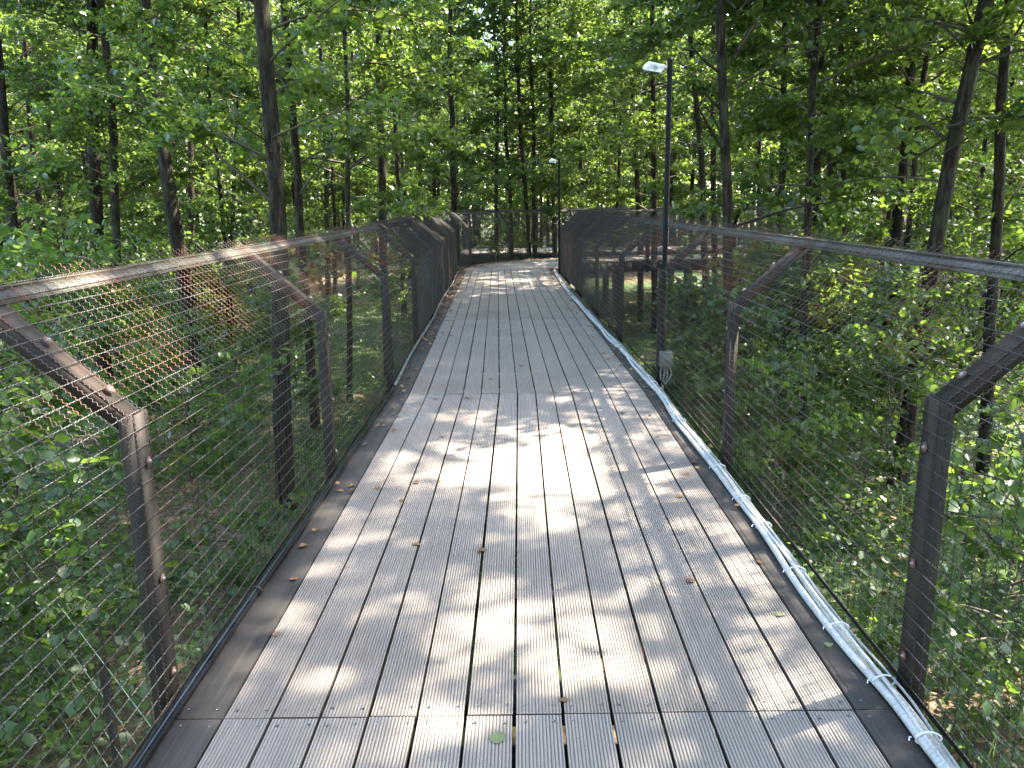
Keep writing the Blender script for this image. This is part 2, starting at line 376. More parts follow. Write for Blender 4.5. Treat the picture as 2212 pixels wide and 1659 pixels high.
# fan boards
no = 82
co = catmull([(x, y, 0) for x, y in OUT], 12)[:, :2]; ci = catmull([(x, y, 0) for x, y in INN], 12)[:, :2]
tt = np.linspace(0, len(co) - 1, no)
O_ = np.stack([np.interp(tt, np.arange(len(co)), co[:, k]) for k in (0, 1)], 1)
I_ = np.stack([np.interp(tt, np.arange(len(ci)), ci[:, k]) for k in (0, 1)], 1)
for i in range(no - 1):
    def lerp(p, q, t): return p + (q - p) * t
    g = 0.025
    a, b = lerp(O_[i], O_[i + 1], g), lerp(O_[i], O_[i + 1], 1 - g)
    c, d = lerp(I_[i], I_[i + 1], 1 - g), lerp(I_[i], I_[i + 1], g)
    z = random.uniform(-.001, .001)
    v = [(*a, z), (*d, z), (*c, z), (*b, z), (*a, z - TH), (*d, z - TH), (*c, z - TH), (*b, z - TH)]
    f = np.array([(0, 1, 2, 3), (7, 6, 5, 4), (0, 4, 5, 1), (1, 5, 6, 2), (2, 6, 7, 3), (3, 7, 4, 0)])
    link('plank', mesh_np('curved_plank', v, f, [M['plank']]), deck)
# side beams, joists, columns under the deck
for side, off in ((-1, -1.06), (1, 1.21)):
    parts = []
    for s in range(len(JOINTS) - 1):
        ya, yb = JOINTS[s], JOINTS[s + 1]
        parts.append(prism((cx(ya + 1e-3) + off, ya, -0.15), (cx(yb - 1e-3) + off, yb, -0.15), 0.06, 0.24))
    for line in ([co, ci][0 if side < 0 else 1],):
        for i in range(0, len(line) - 3, 3):
            parts.append(prism((*line[i], -0.16), (*line[i + 3], -0.16), 0.07, 0.24))
    v, f = join(parts); link('side_beam', mesh_np('side_beam', v, f, [M['beam']]), deck)
y = -1.9
jm = mesh_np('joist', *box(-1.02, 1.17, -0.03, 0.03, -0.15, -0.0265), [M['beam']])
while y < 19.4:
    link('joist', jm, deck, loc=(cx(y), y, 0)); y += 0.716
for (x, y_) in [(p[0], p[1]) for p in (O_[8], O_[26], O_[45], O_[66], I_[8], I_[30], I_[48], I_[66])]:
    cm = mesh_np('column', *box(x - .08, x + .08, y_ - .08, y_ + .08, float(gz(x, y_)) - 0.3, -0.28), [M['beam']]); link('column', cm, deck)
for yj in JOINTS:
    for off in (-0.85, 1.0):
        x = cx(yj) + off; cm = mesh_np('column', *box(x - .08, x + .08, yj - .08, yj + .08, float(gz(x, yj)) - 0.3, -0.28), [M['beam']]); link('column', cm, deck)
    v, f = box(cx(yj) - 1.0, cx(yj) + 1.15, yj - 0.06, yj + 0.06, -0.275, -0.152); link('cross_beam', mesh_np('cross_beam', v, f, [M['beam']]), deck)

# ------------------------------------------------------------------ fences
BZ, TZ, OX, PL = 0.94, 1.335, 0.44, 2.35     # knee height, top height, outward reach, panel length
AL = math.hypot(OX, TZ - BZ)
def prof(s):     # point and normal of the mesh profile at distance s up from the deck
    s = np.asarray(s, float); z1 = BZ - 0.02
    k = s < z1
    x = np.where(k, 0.0, (s - z1) * OX / AL); z = np.where(k, 0.02 + s, BZ + (s - z1) * (TZ - BZ) / AL)
    nx = np.where(k, -1.0, -(TZ - BZ) / AL); nz = np.where(k, 0.0, OX / AL)
    return x, z, nx, nz
def wire_mesh(name, step, amp_v, amp_h, rad, sides=3):
    tot = BZ - 0.02 + AL; cr = 0.0168
    parts_v, parts_h, rusty = [], [], []
    m = int(tot / step)
    for k in range(int(PL / 0.0515)):
        y0 = 0.025 + k * 0.0515 + rng.normal(0, 0.0008)
        ext = 0.03 + rng.uniform(-0.012, 0.025)
        s = np.linspace(0.0, tot + ext, m); x, z, nx, nz = prof(s)
        a = amp_v * np.sin(2 * np.pi * s / cr + math.pi * k)
        bow = 0.002 * np.sin(s * 4 + k)
        P = np.stack([x + nx * a, y0 + bow + 0.45 * a, z + nz * a], 1)
        parts_v.append(tube(P, rad * 0.9 if amp_v else 0.0029, sides))
    hs = np.arange(0.0, tot + 0.01, 0.0555)
    mh = int(PL / step)
    for k, s0 in enumerate(hs):
        y = np.linspace(0, PL, mh); sag = -0.004 * np.sin(np.pi * y / PL) * (1 + 0.5 * math.sin(k * 2.1))
        x, z, nx, nz = prof(np.full(mh, s0)); a = amp_h * np.sin(2 * np.pi * y / cr + math.pi * k)
        P = np.stack([x + nx * (a - 0.002), y, z + nz * (a - 0.002) + sag + 0.4 * a], 1)
        parts_h.append(tube(P, rad * 1.12, sides))
    v1, f1 = join(parts_v); v2, f2 = join(parts_h)
    v, f = join([(v1, f1), (v2, f2)])
    # the slanted top part carries the rustier material
    cz = v[f[:, 0], 2]; isv = np.arange(len(f)) < len(f1); mi = np.where(isv, np.where((cz > BZ + 0.06) & bool(amp_v), 1, 2), 0)
    return mesh_np(name, v, f, [M['wire'], M['rust_wire'], M['wire_dark']], False, mi)
W_NEAR = wire_mesh('crimped_wire_mesh', 0.0042, 0.0028, 0.0014, 0.0018, 3)
W_FAR = wire_mesh('distant_wire_mesh', 0.0168, 0.0, 0.0, 0.0025, 3)

def channel(a, b, w, dpt, t, up):
    """U channel from a to b: web w across `up x d`, flanges of depth dpt along up"""
    a = np.array(a, float); b = np.array(b, float); d = (b - a); L = np.linalg.norm(d); d /= L
    s = np.cross(d, up); s /= np.linalg.norm(s); u = np.cross(s, d)
    ps = [box(-w / 2, w / 2, 0, L, 0, t), box(-w / 2, -w / 2 + t, 0, L, t, dpt), box(w / 2 - t, w / 2, 0, L, t, dpt)]
    v, f = join(ps)
    return a + v[:, :1] * s + v[:, 1:2] * d + v[:, 2:] * u, f
pv, pf = channel((0.006, 0, -0.30), (0.006, 0, BZ + 0.012), 0.082, 0.05, 0.007, (1, 0, 0))
POST = mesh_np('post', pv, pf, [M['steel']])
_n = np.array([-(TZ - BZ) / AL, 0, OX / AL])
av, af = channel((0.004 , 0, BZ - 0.004), (OX + 0.004, 0, TZ - 0.004), 0.078, 0.05, 0.007, -_n)
ARM = mesh_np('arm', av - _n * 0.006, af, [M['steel']])
rv, rf = prism((OX - 0.035, 0, TZ - 0.045), (OX - 0.035, PL, TZ - 0.045), 0.058, 0.006, tuple(_n))
rv2, rf2 = prism((OX - 0.003, 0.0, TZ - 0.035), (OX - 0.003, PL, TZ - 0.035), 0.005, 0.05, tuple(_n))
RAIL = mesh_np('top_rail', *join([(rv, rf), (rv2, rf2)]), [M['rail']])
lv, lf = box(0.002, 0.008, 0, PL, 0.0, 0.016); LOWR = mesh_np('bottom_rail', lv, lf, [M['steel']])
def washer_mesh():
    an = np.linspace(0, 2 * np.pi, 14, endpoint=False); P = []
    for r, z in ((0.015, 0), (0.015, 0.0025), (0.006, 0.0025), (0.0055, 0.008), (0.0, 0.009)):
        P.append(np.stack([r * np.cos(an), r * np.sin(an), np.full(14, z)], 1))
    v = np.concatenate(P); i = np.arange(14); j = (i + 1) % 14
    f = np.concatenate([np.stack([i + 14 * k, j + 14 * k, j + 14 * (k + 1), i + 14 * (k + 1)], 1) for k in range(4)])
    return mesh_np('washer', v, f, [M['washer'], M['zinc']], midx=np.repeat([0, 0, 1, 1], 14))
WASH = washer_mesh()
def place(mesh, name, parent, base, d, out, L=None):
    """local y -> d, local x -> out"""
    s = (L / PL) if L else 1
    m = Matrix(((out[0], d[0] * s, 0, base[0]), (out[1], d[1] * s, 0, base[1]), (0, 0, 1, base[2] if len(base) > 2 else 0), (0, 0, 0, 1)))
    return link(name, mesh, parent, m)
def fence(points, outside, label, near_until=8.0, z=0.0, washers=True, name='wire_fence', group=None, bend=True):
    root = empty(name, (0, 0, 0), label, 'fence', group)
    n = len(points)
    for i in range(n):
        p = np.array(points[i]); q = np.array(points[min(i + 1, n - 1)]); o = np.array(points[max(i - 1, 0)])
        d = q - o; d /= np.linalg.norm(d); out = np.array((d[1], -d[0])) * outside
        po = place(POST, 'post', root, (*p, z), d, out)
        place(ARM, 'arm', root, (*p, z), d, out)
        if washers and 0 < p[1] < 8:
            def put(loc, normal, parent):
                qn = Vector(normal).to_track_quat('Z', 'Y'); m_ = Matrix.Translation(loc) @ qn.to_matrix().to_4x4()
                link('washer', WASH, root, m_)
            for hz in (0.80, 0.42, 0.10): put(Vector((p[0] - out[0] * 0.001, p[1], hz)), (-out[0], -out[1], 0), po)
            for k in (0.12, 0.34):
                loc = Vector((p[0] + out[0] * k * OX / AL, p[1] + out[1] * k * OX / AL, BZ + k * (TZ - BZ) / AL)) + Vector((-out[0] * (TZ - BZ) / AL, -out[1] * (TZ - BZ) / AL, OX / AL)) * 0.003
                put(loc, (-out[0] * (TZ - BZ) / AL, -out[1] * (TZ - BZ) / AL, OX / AL), po)
        if i < n - 1:
            dd = q - p; L = np.linalg.norm(dd); dd /= L; oo = np.array((dd[1], -dd[0])) * outside
            w = place(W_NEAR if p[1] < near_until and z == 0 else W_FAR, 'wire_mesh', root, (*p, z), dd, oo, L); w['kind'] = 'stuff'
            place(RAIL, 'top_rail', root, (*p, z), dd, oo, L)
            place(LOWR, 'bottom_rail', root, (*p, z), dd, oo, L)
    return root
def line(off, ys): return [(cx(y) + off, y) for y in ys]
LY = [-2.4, -0.04, 2.32, 4.66, 7.0, 9.35, 11.7, 14.05, 16.4, 18.75]
lp = line(-1.085, LY) + [(-0.98, 20.7), (0.03, 22.4), (1.9, 23.5), (4.2, 24.0), (6.6, 24.1), (9, 24.1)]
fence(lp, -1, 'rusty crimped wire mesh fence with outward slanting top beside the black hose')
RY = [-2.35, 0.0, 2.35, 4.74, 7.1, 9.45, 11.8, 14.15, 16.5, 18.85]
rp = line(1.255, RY) + [(1.75, 20.7), (3.6, 21.55), (5.9, 21.7), (8.2, 21.7)]
fence(rp, 1, 'grey crimped wire mesh fence with outward slanting top beside the white cables')

# ------------------------------------------------------------------ second boardwalk behind the bend, third far right
def side_walk(x0, x1, y0, y1, label, fences=True, nb=None, posts=4, z=0.0):
    root = empty('boardwalk', (0, 0, 0), label, 'boardwalk', kind='structure')
    nb = nb or int((x1 - x0) / 0.3)
    L = (x1 - x0) / nb
    bm_ = mesh_np('cross_plank', *box(0.004, L - 0.004, y0, y1, z - TH, z), [M['plank']])
    for i in range(nb): link('plank', bm_, root, loc=(x0 + i * L, 0, random.uniform(-.002, .002)))
    for y in (y0 + 0.04, y1 - 0.04):
        link('side_beam', mesh_np('side_beam', *box(x0, x1, y - 0.05, y + 0.05, z - 0.36, z - TH - 0.002), [M['beam']]), root)
    for i in range(posts):
        x = x0 + 0.4 + (x1 - x0 - 0.8) * i / (posts - 1)
        for y in (y0 + 0.25, y1 - 0.25):
            link('column', mesh_np('column', *box(x - .1, x + .1, y - .1, y + .1, float(gz(x, y)) - 0.2, z - 0.362), [M['beam']]), root)
    return root
side_walk(-1.6, 10.5, 25.4, 28.6, 'second boardwalk crossing behind the bend with a dark side beam on columns', posts=6)
fence([(-1.6 + 2.4 * k, 25.35) for k in range(6)], 1, 'short wire fence on the front edge of the crossing boardwalk', 0, 0.002)
fence([(-1.6 + 2.4 * k, 28.65) for k in range(6)], -1, 'short wire fence on the back edge of the crossing boardwalk', 0, 0.002)
side_walk(15.5, 27, 38, 40.5, 'distant boardwalk on dark columns seen through the trees on the right', posts=7)

# ------------------------------------------------------------------ lamps
def lamp(base, top, lower, label, head=1.0):
    root = empty('lamp_post', base, label, 'lamp post', 'lamp posts along the right fence')
    h = top - base[2]
    v, f = tube([(0, 0, 0), (0, 0, h * .5), (0, 0, h)], 0.0225, 12); link('pole', mesh_np('pole', v, f, [M['pole']], True), root)
    v, f = tube([(0, 0, h), (0, 0, h + 0.018), (0, 0, h + 0.02)], [0.025, 0.023, 0.001], 12); link('pole_cap', mesh_np('pole_cap', v, f, [M['pole']], True), root)
    parts = [prism((-0.025, 0, h - 0.045), (-0.075, 0, h - 0.045), 0.03, 0.022), prism((-0.07, -0.055, h - 0.045), (-0.07, 0.055, h - 0.045), 0.03, 0.008)]
    link('bracket', mesh_np('bracket', *join(parts), [M['white']]), root)
    tilt = Matrix.Translation((-0.055, 0, h - 0.04)) @ Matrix.Rotation(R(9), 4, 'Y') @ Matrix.Rotation(R(14), 4, 'X')
    bm = bmesh.new()
    pts = [(0.0, 0.04, 0.012), (-0.115, 0.07, 0.018), (-0.150, 0.075, -0.020), (-0.160, 0.078, -0.045), (-0.02, 0.078, -0.045), (0.005, 0.045, -0.02)]
    a = [bm.verts.new((x, -w, z)) for x, w, z in pts]; b = [bm.verts.new((x, w, z)) for x, w, z in pts]
    bm.faces.new(a); bm.faces.new(b[::-1])
    for i in range(6): bm.faces.new((a[i], b[i], b[(i + 1) % 6], a[(i + 1) % 6]))
    bmesh.ops.recalc_face_normals(bm, faces=bm.faces); me = bpy.data.meshes.new('lamp_head'); bm.to_mesh(me); bm.free(); me.materials.append(M['white'])
    hd = bev(link('lamp_head', me, root, tilt), 0.006, 2)
    link('glass', mesh_np('glass', *box(-0.152, -0.028, -0.07, 0.07, -0.052, -0.0455), [M['lampglass']]), hd)
    link('hinge', mesh_np('hinge', *join([tube([(-0.07, -0.066, -0.010), (-0.07, -0.085, -0.010)], 0.014, 10)]), [M['pole']]), hd)
    return root
p = on_y(1434, 640, 7.02); lamp((p.x, 7.02, -1.0), on_y(1432, 132, 7.02).z, 0, 'black lamp post with a white floodlight beside the grey junction box')
p2 = on_y(1208, 500, 18.3); lamp((p2.x, 18.3, -1.0), on_y(1203, 343, 18.3).z, 0, 'far lamp post with a small white floodlight at the bend of the boardwalk')
jb = on_y(1438, 775, 6.97)
root = empty('junction_box', tuple(jb), 'grey plastic junction box low on the near lamp post with cables below', 'junction box')
bev(link('casing', mesh_np('casing', *box(-.055, .055, -.04, .03, -.07, .07), [M['greybox']]), root), 0.008, 2)
bev(link('cover', mesh_np('cover', *box(-.050, .050, -.052, -.041, -.065, .065), [M['greybox']]), root), 0.004, 1)
for k, x in enumerate((-0.035, -0.012, 0.014, 0.038)):
    cpts = [(x, 0, -0.07), (x * 1.2, 0, -0.16), (x * 0.6 - 0.03 * k, -0.01, -0.30), (-0.10 - 0.02 * k, -0.05, -0.42)]
    v, f = tube(catmull(cpts, 6), 0.006, 6); link('cable', mesh_np('cable', v, f, [M['conduit3']], True), root)

# ------------------------------------------------------------------ cable bundle and hose
def tube_uv(name, path, rad, m, parent, sides=10):
    v, f = tube(path, rad, sides); me = mesh_np(name, v, f, [m], True)
    uv = me.uv_layers.new(name='UVMap'); s = np.concatenate([[0], np.cumsum(np.linalg.norm(np.diff(np.array(path), axis=0), axis=1))])
    loops = np.zeros(len(me.loops), dtype=np.int32); me.loops.foreach_get('vertex_index', loops)
    u = s[loops // sides] / (0.009 * 3.14159) * 0.5 ; vv = (loops % sides) / sides
    uv.data.foreach_set('uv', np.stack([u, vv], 1).ravel().astype(np.float32))
    return link(name, me, parent)
CPX = [(1197, 584), (1208, 602), (1226, 628), (1250, 655), (1280, 688), (1310, 722), (1333, 745), (1347, 760), (1378, 795), (1405, 826), (1432, 858), (1452, 888), (1470, 915), (1500, 950), (1545, 1005), (1590, 1065), (1640, 1130), (1690, 1198), (1735, 1262), (1800, 1350), (1850, 1412), (1905, 1475), (1950, 1530), (2000, 1600), (2045, 1659), (2110, 1750), (2180, 1850)]
cp = [on_z(u, v, 0.02) for u, v in CPX][::-1]
cb = empty('cable_bundle', tuple(cp[8]), 'white conduits and cables tied in a wavy bundle along the right edge of the boardwalk', 'cables')
C0 = catmull([tuple(p) for p in cp], 8)
dl = np.array(cp[8])
sarc = np.concatenate([[0], np.cumsum(np.linalg.norm(np.diff(C0, axis=0), axis=1))])
T = np.gradient(C0, axis=0); T /= np.linalg.norm(T, axis=1)[:, None]; S = np.stack([T[:, 1], -T[:, 0], np.zeros(len(T))], 1)
def strand(off, amp, ph, z, rad, m, name='conduit'):
    o = (off + amp * np.sin(sarc * 3.1 + ph) + 0.3 * amp * np.sin(sarc * 7 + ph * 2))[:, None]
    P = C0 + S * o; P[:, 2] = z + 0.004 * np.sin(sarc * 4 + ph) + 0.004
    tube_uv(name, P - dl, rad, m, cb)
strand(-0.016, 0.005, 0.3, 0.014, 0.0135, M['conduit'])
strand(0.013, 0.004, 1.4, 0.015, 0.0140, M['conduit2'])
strand(0.033, 0.006, 2.6, 0.010, 0.007, M['conduit3'], 'cable')
strand(0.0, 0.006, 4.0, 0.034, 0.006, M['conduit'], 'cable')
strand(0.022, 0.007, 5.0, 0.034, 0.004, M['conduit3'], 'cable')
for (u, v) in [(2005, 1600), (1913, 1478), (1815, 1362), (1712, 1240), (1598, 1083), (1640, 1135), (1545, 1010), (1472, 912), (1412, 830), (1400, 818), (1345, 748), (1268, 676)]:
    q = on_z(u, v, 0.02); i = int(np.argmin(np.linalg.norm(C0 - np.array(q), axis=1)))
    an = np.linspace(0, 2 * np.pi, 17); c = C0[i]; s_ = S[i]
    P = np.stack([c + s_ * (0.038 * math.cos(a) * (0.9 + 0.1 * math.cos(2 * a)) + 0.006) + np.array([0, 0, 0.006 + 0.022 * math.sin(a)]) for a in an])
    parts = [tube(P - dl, 0.0028, 6)]
    tail = np.array([c - s_ * 0.042 + np.array((0, 0, 0.012)), c - s_ * 0.046 + T[i] * 0.003 + np.array((0, 0, 0.010)), c - s_ * 0.050 - T[i] * 0.005 + np.array((0, 0, 0.004))])
    parts.append(tube(tail - dl, 0.0024, 5))
    link('cable_tie', mesh_np('cable_tie', *join(parts), [M['tie']], True), cb)

hs = empty('hose', (cx(2) - 1.03, 2, 0.018), 'smooth black hose lying along the left edge of the boardwalk', 'hose')
hp = [(cx(y) - 1.050 + 0.006 * math.sin(y * 1.9), y, 0.019) for y in np.arange(-2, 6.9, 0.25)]
hp2 = [(cx(y) - 1.056 + 0.012 * math.sin(y * 1.3), y, 0.014) for y in np.arange(6.8, 19.0, 0.3)]
b0 = np.array(hs.location)
v, f = tube(catmull(hp, 3) - b0, 0.0185, 14); link('black_pipe', mesh_np('black_pipe', v, f, [M['hose']], True), hs)
v, f = tube(catmull(hp2, 3) - b0, 0.013, 8); link('grey_pipe', mesh_np('grey_pipe', v, f, [M['hose_old']], True), hs)
for y in (3.02, 4.6, 6.2):
    an = np.linspace(0, 2 * np.pi, 15); P = np.stack([(cx(y) - 1.055 + 0.03 * math.cos(a), y, 0.02 + 0.021 * math.sin(a)) for a in an]) - b0
    v, f = tube(P, 0.0025, 5); link('tie', mesh_np('tie', v, f, [M['blacktie']], True), hs)

# ------------------------------------------------------------------ leaves
def leaf_shape(width=0.40, fold=0.12):
    return np.array([(0, 0, 0), (-width * .78, .28, fold * .7), (-width * .86, .68, fold), (0, 1, 0), (width * .86, .68, fold), (width * .78, .28, fold * .7)])
def leaves(pos, size, dirs=None, up_bias=0.55, shape=None, g=rng):
    """pos (n,3) -> verts, quads; leaves hang with their faces mostly upward"""
    shape = leaf_shape() if shape is None else shape
    n = len(pos); k = len(shape)
    nrm = g.normal(size=(n, 3)); nrm /= np.linalg.norm(nrm, axis=1)[:, None]
    nrm = nrm * (1 - up_bias) + np.array([0, 0, up_bias]); nrm /= np.linalg.norm(nrm, axis=1)[:, None]
    d = g.normal(size=(n, 3)) if dirs is None else dirs + g.normal(size=(n, 3)) * 0.6
    d = d - (d * nrm).sum(1)[:, None] * nrm; d /= np.linalg.norm(d, axis=1)[:, None] + 1e-9
    s = np.cross(d, nrm)
    size = np.asarray(size); size = np.full(n, size) if size.ndim == 0 else size
    V = pos[:, None, :] + size[:, None, None] * (shape[None, :, 0:1] * s[:, None, :] + shape[None, :, 1:2] * d[:, None, :] + shape[None, :, 2:3] * nrm[:, None, :])
    base = (np.arange(n) * k)[:, None]
    if k == 6: F = np.concatenate([base + np.array([[0, 1, 2, 3]]), base + np.array([[0, 3, 4, 5]])])
    else: F = base + np.array([[0, 1, 2, 3]])
    return V.reshape(-1, 3), F
RH = np.array([(0, 0, 0), (-.42, .5, .08), (0, 1, 0), (.42, .5, .08)])

def crown(name, H, z0, nb, rmax, nl, leaf, seed, droop=0.1, rise=(10, 45), prof_=None, lm='leaf', shape=None):
    """branches with twigs and alternate leaves round an axis; returns one mesh, leaves + twigs"""
    g = np.random.default_rng(seed)
    P, D, tw = [], [], []
    for b in range(nb):
        t = (b + g.uniform(0, 1)) / nb; z = z0 + (H - z0) * t ** 0.9
        L = rmax * (prof_(t) if prof_ else (0.55 + 0.6 * math.sin(math.pi * min(1, t * 0.9 + 0.1)))) * g.uniform(0.6, 1.15)
        az = g.uniform(0, 2 * np.pi); el = R(g.uniform(*rise))
        m = 6; q = np.linspace(0, 1, m)
        dx = L * q * math.cos(el); dz = L * q * math.sin(el) - droop * L * q ** 2 * 1.2
        wob = np.cumsum(g.normal(0, 0.05 * L / m, (m, 2)), axis=0)
        B = np.stack([dx * math.cos(az) + wob[:, 0], dx * math.sin(az) + wob[:, 1], z + dz], 1)
        tw.append(tube(B, np.linspace(0.006 + 0.006 * L, 0.003, m), 4))
        nt_ = max(2, int(L * 4.2 * g.uniform(0.35, 1.75)))
        for k in range(nt_):
            q0 = g.uniform(0.22, 1.0); c = np.array([np.interp(q0, q, B[:, j]) for j in range(3)])
            da = az + g.uniform(-1.25, 1.25); de = g.uniform(-0.35, 0.6); tl = g.uniform(0.3, 0.75) * (0.5 + 0.25 * L)
            dv = np.array([math.cos(da) * math.cos(de), math.sin(da) * math.cos(de), math.sin(de)])
            e = c + dv * tl + np.array([0, 0, -0.08 * tl])
            tw.append(tube(np.array([c, (c + e) / 2 + np.array([0, 0, 0.03 * tl]), e]), [0.004, 0.003, 0.0015], 3))
            n = max(4, int(nl * 1.32 * g.uniform(0.5, 1.4)))
            s = g.uniform(0.08, 1.08, n)[:, None]
            P.append(c + (e - c) * s + g.normal(0, 0.048, (n, 3)) * np.array([1, 1, 0.7])); D.append(np.tile(dv * 0.7, (n, 1)))
    P = np.concatenate(P); D = np.concatenate(D)
    lv, lf = leaves(P, 0.94 * leaf * g.uniform(0.5, 1.4, len(P)), D, 0.5, shape, g)
    tv, tf = join(tw)
    v, f = join([(lv, lf), (tv, tf)])
    me = mesh_np(name, v, f, [M[lm], M['twig']], False, np.concatenate([np.zeros(len(lf)), np.ones(len(tf))]))
    me['leaf_count'] = len(P)
    return me
CR = [crown('alder_crown', 15, 2.6, 62, 2.5, 33, 0.088, 1),
      crown('alder_crown', 16, 1.8, 66, 2.2, 32, 0.085, 2),
      crown('alder_crown', 14, 3.6, 56, 2.8, 34, 0.09, 3),
      crown('alder_crown', 17, 1.4, 68, 2.0, 31, 0.082, 4),
      crown('alder_crown', 15, 2.2, 60, 2.6, 33, 0.09, 5, droop=0.3),
      crown('alder_crown', 13, 1.0, 54, 2.1, 33, 0.085, 6, droop=0.25)]
CH = [15, 16, 14, 17, 15, 13]
SH = [crown('shrub_crown', 2.6, 0.25, 26, 1.15, 16, 0.10, 21, 0.35, (15, 70), lambda t: 1.1 - 0.5 * t, 'leaf_low'),
      crown('shrub_crown', 3.6, 0.4, 30, 1.1, 15, 0.09, 22, 0.3, (15, 65), lambda t: 1.1 - 0.6 * t, 'leaf_low'),
      crown('shrub_crown', 1.6, 0.1, 22, 0.85, 16, 0.09, 23, 0.35, (20, 75), lambda t: 1.0 - 0.4 * t, 'leaf_low')]

def trunk_mesh(H, r, lx, ly, seed, sides=9, z1=None):
    g = np.random.default_rng(seed); n = 16; z = np.linspace(0, 1, n) ** 1.15 * H
    bend = np.cumsum(g.normal(0, 0.035, (n, 2)), axis=0); bend -= bend[3]
    bend *= np.clip(z / 4, 0, 1.5)[:, None] * 0.7
    P = np.stack([z * lx + bend[:, 0], z * ly + bend[:, 1], z - 0.3], 1)
    rad = r * (1 - 0.72 * (z / H)) + 0.35 * r * np.exp(-z / 0.35)
    parts = [tube(P, rad, sides)]
    for k in range(5):      # bare limbs and stubs
        zz = g.uniform(2.5, H * 0.75); c = np.array([np.interp(zz, z, P[:, j]) for j in range(3)]); az = g.uniform(0, 6.28); L = g.uniform(0.4, 1.8)
        e = c + L * np.array([math.cos(az), math.sin(az), g.uniform(0.2, 0.8)])
        parts.append(tube(np.array([c, (c + e) / 2 + g.normal(0, 0.05, 3), e]), [0.16 * r + 0.006, 0.012, 0.004], 5))
    v, f = join(parts); return mesh_np('trunk', v, f, [M['bark']], True)
tree_n = [0]
def tree(x, y, r, lx=0.0, ly=0.0, var=None, label=None, group=None, H=None, name='alder_tree', crown_z=0.0):
    tree_n[0] += 1; i = tree_n[0]
    var = (i * 5 + 3) % 6 if var is None else var
    H = CH[var] if H is None else H
    root = empty(name, (x, y, float(gz(x, y))), label, 'tree', group)
    tm = trunk_mesh(H, r, lx, ly, 100 + i); tm.name = 'trunk'
    link('trunk', tm, root)
    s = H / CH[var]; rot = (i * 2.399) % 6.283
    sh = Matrix(((1, 0, lx, 0), (0, 1, ly, 0), (0, 0, 1, 0), (0, 0, 0, 1)))
    ax = Vector((lx, ly, 1)).normalized(); tiltq = Vector((0, 0, 1)).rotation_difference(ax).to_matrix().to_4x4()
    link('crown', CR[var], root, Matrix.Translation((0, 0, crown_z)) @ tiltq @ Matrix.Rotation(rot, 4, 'Z') @ Matrix.Diagonal((s, s, s, 1)))
    return root

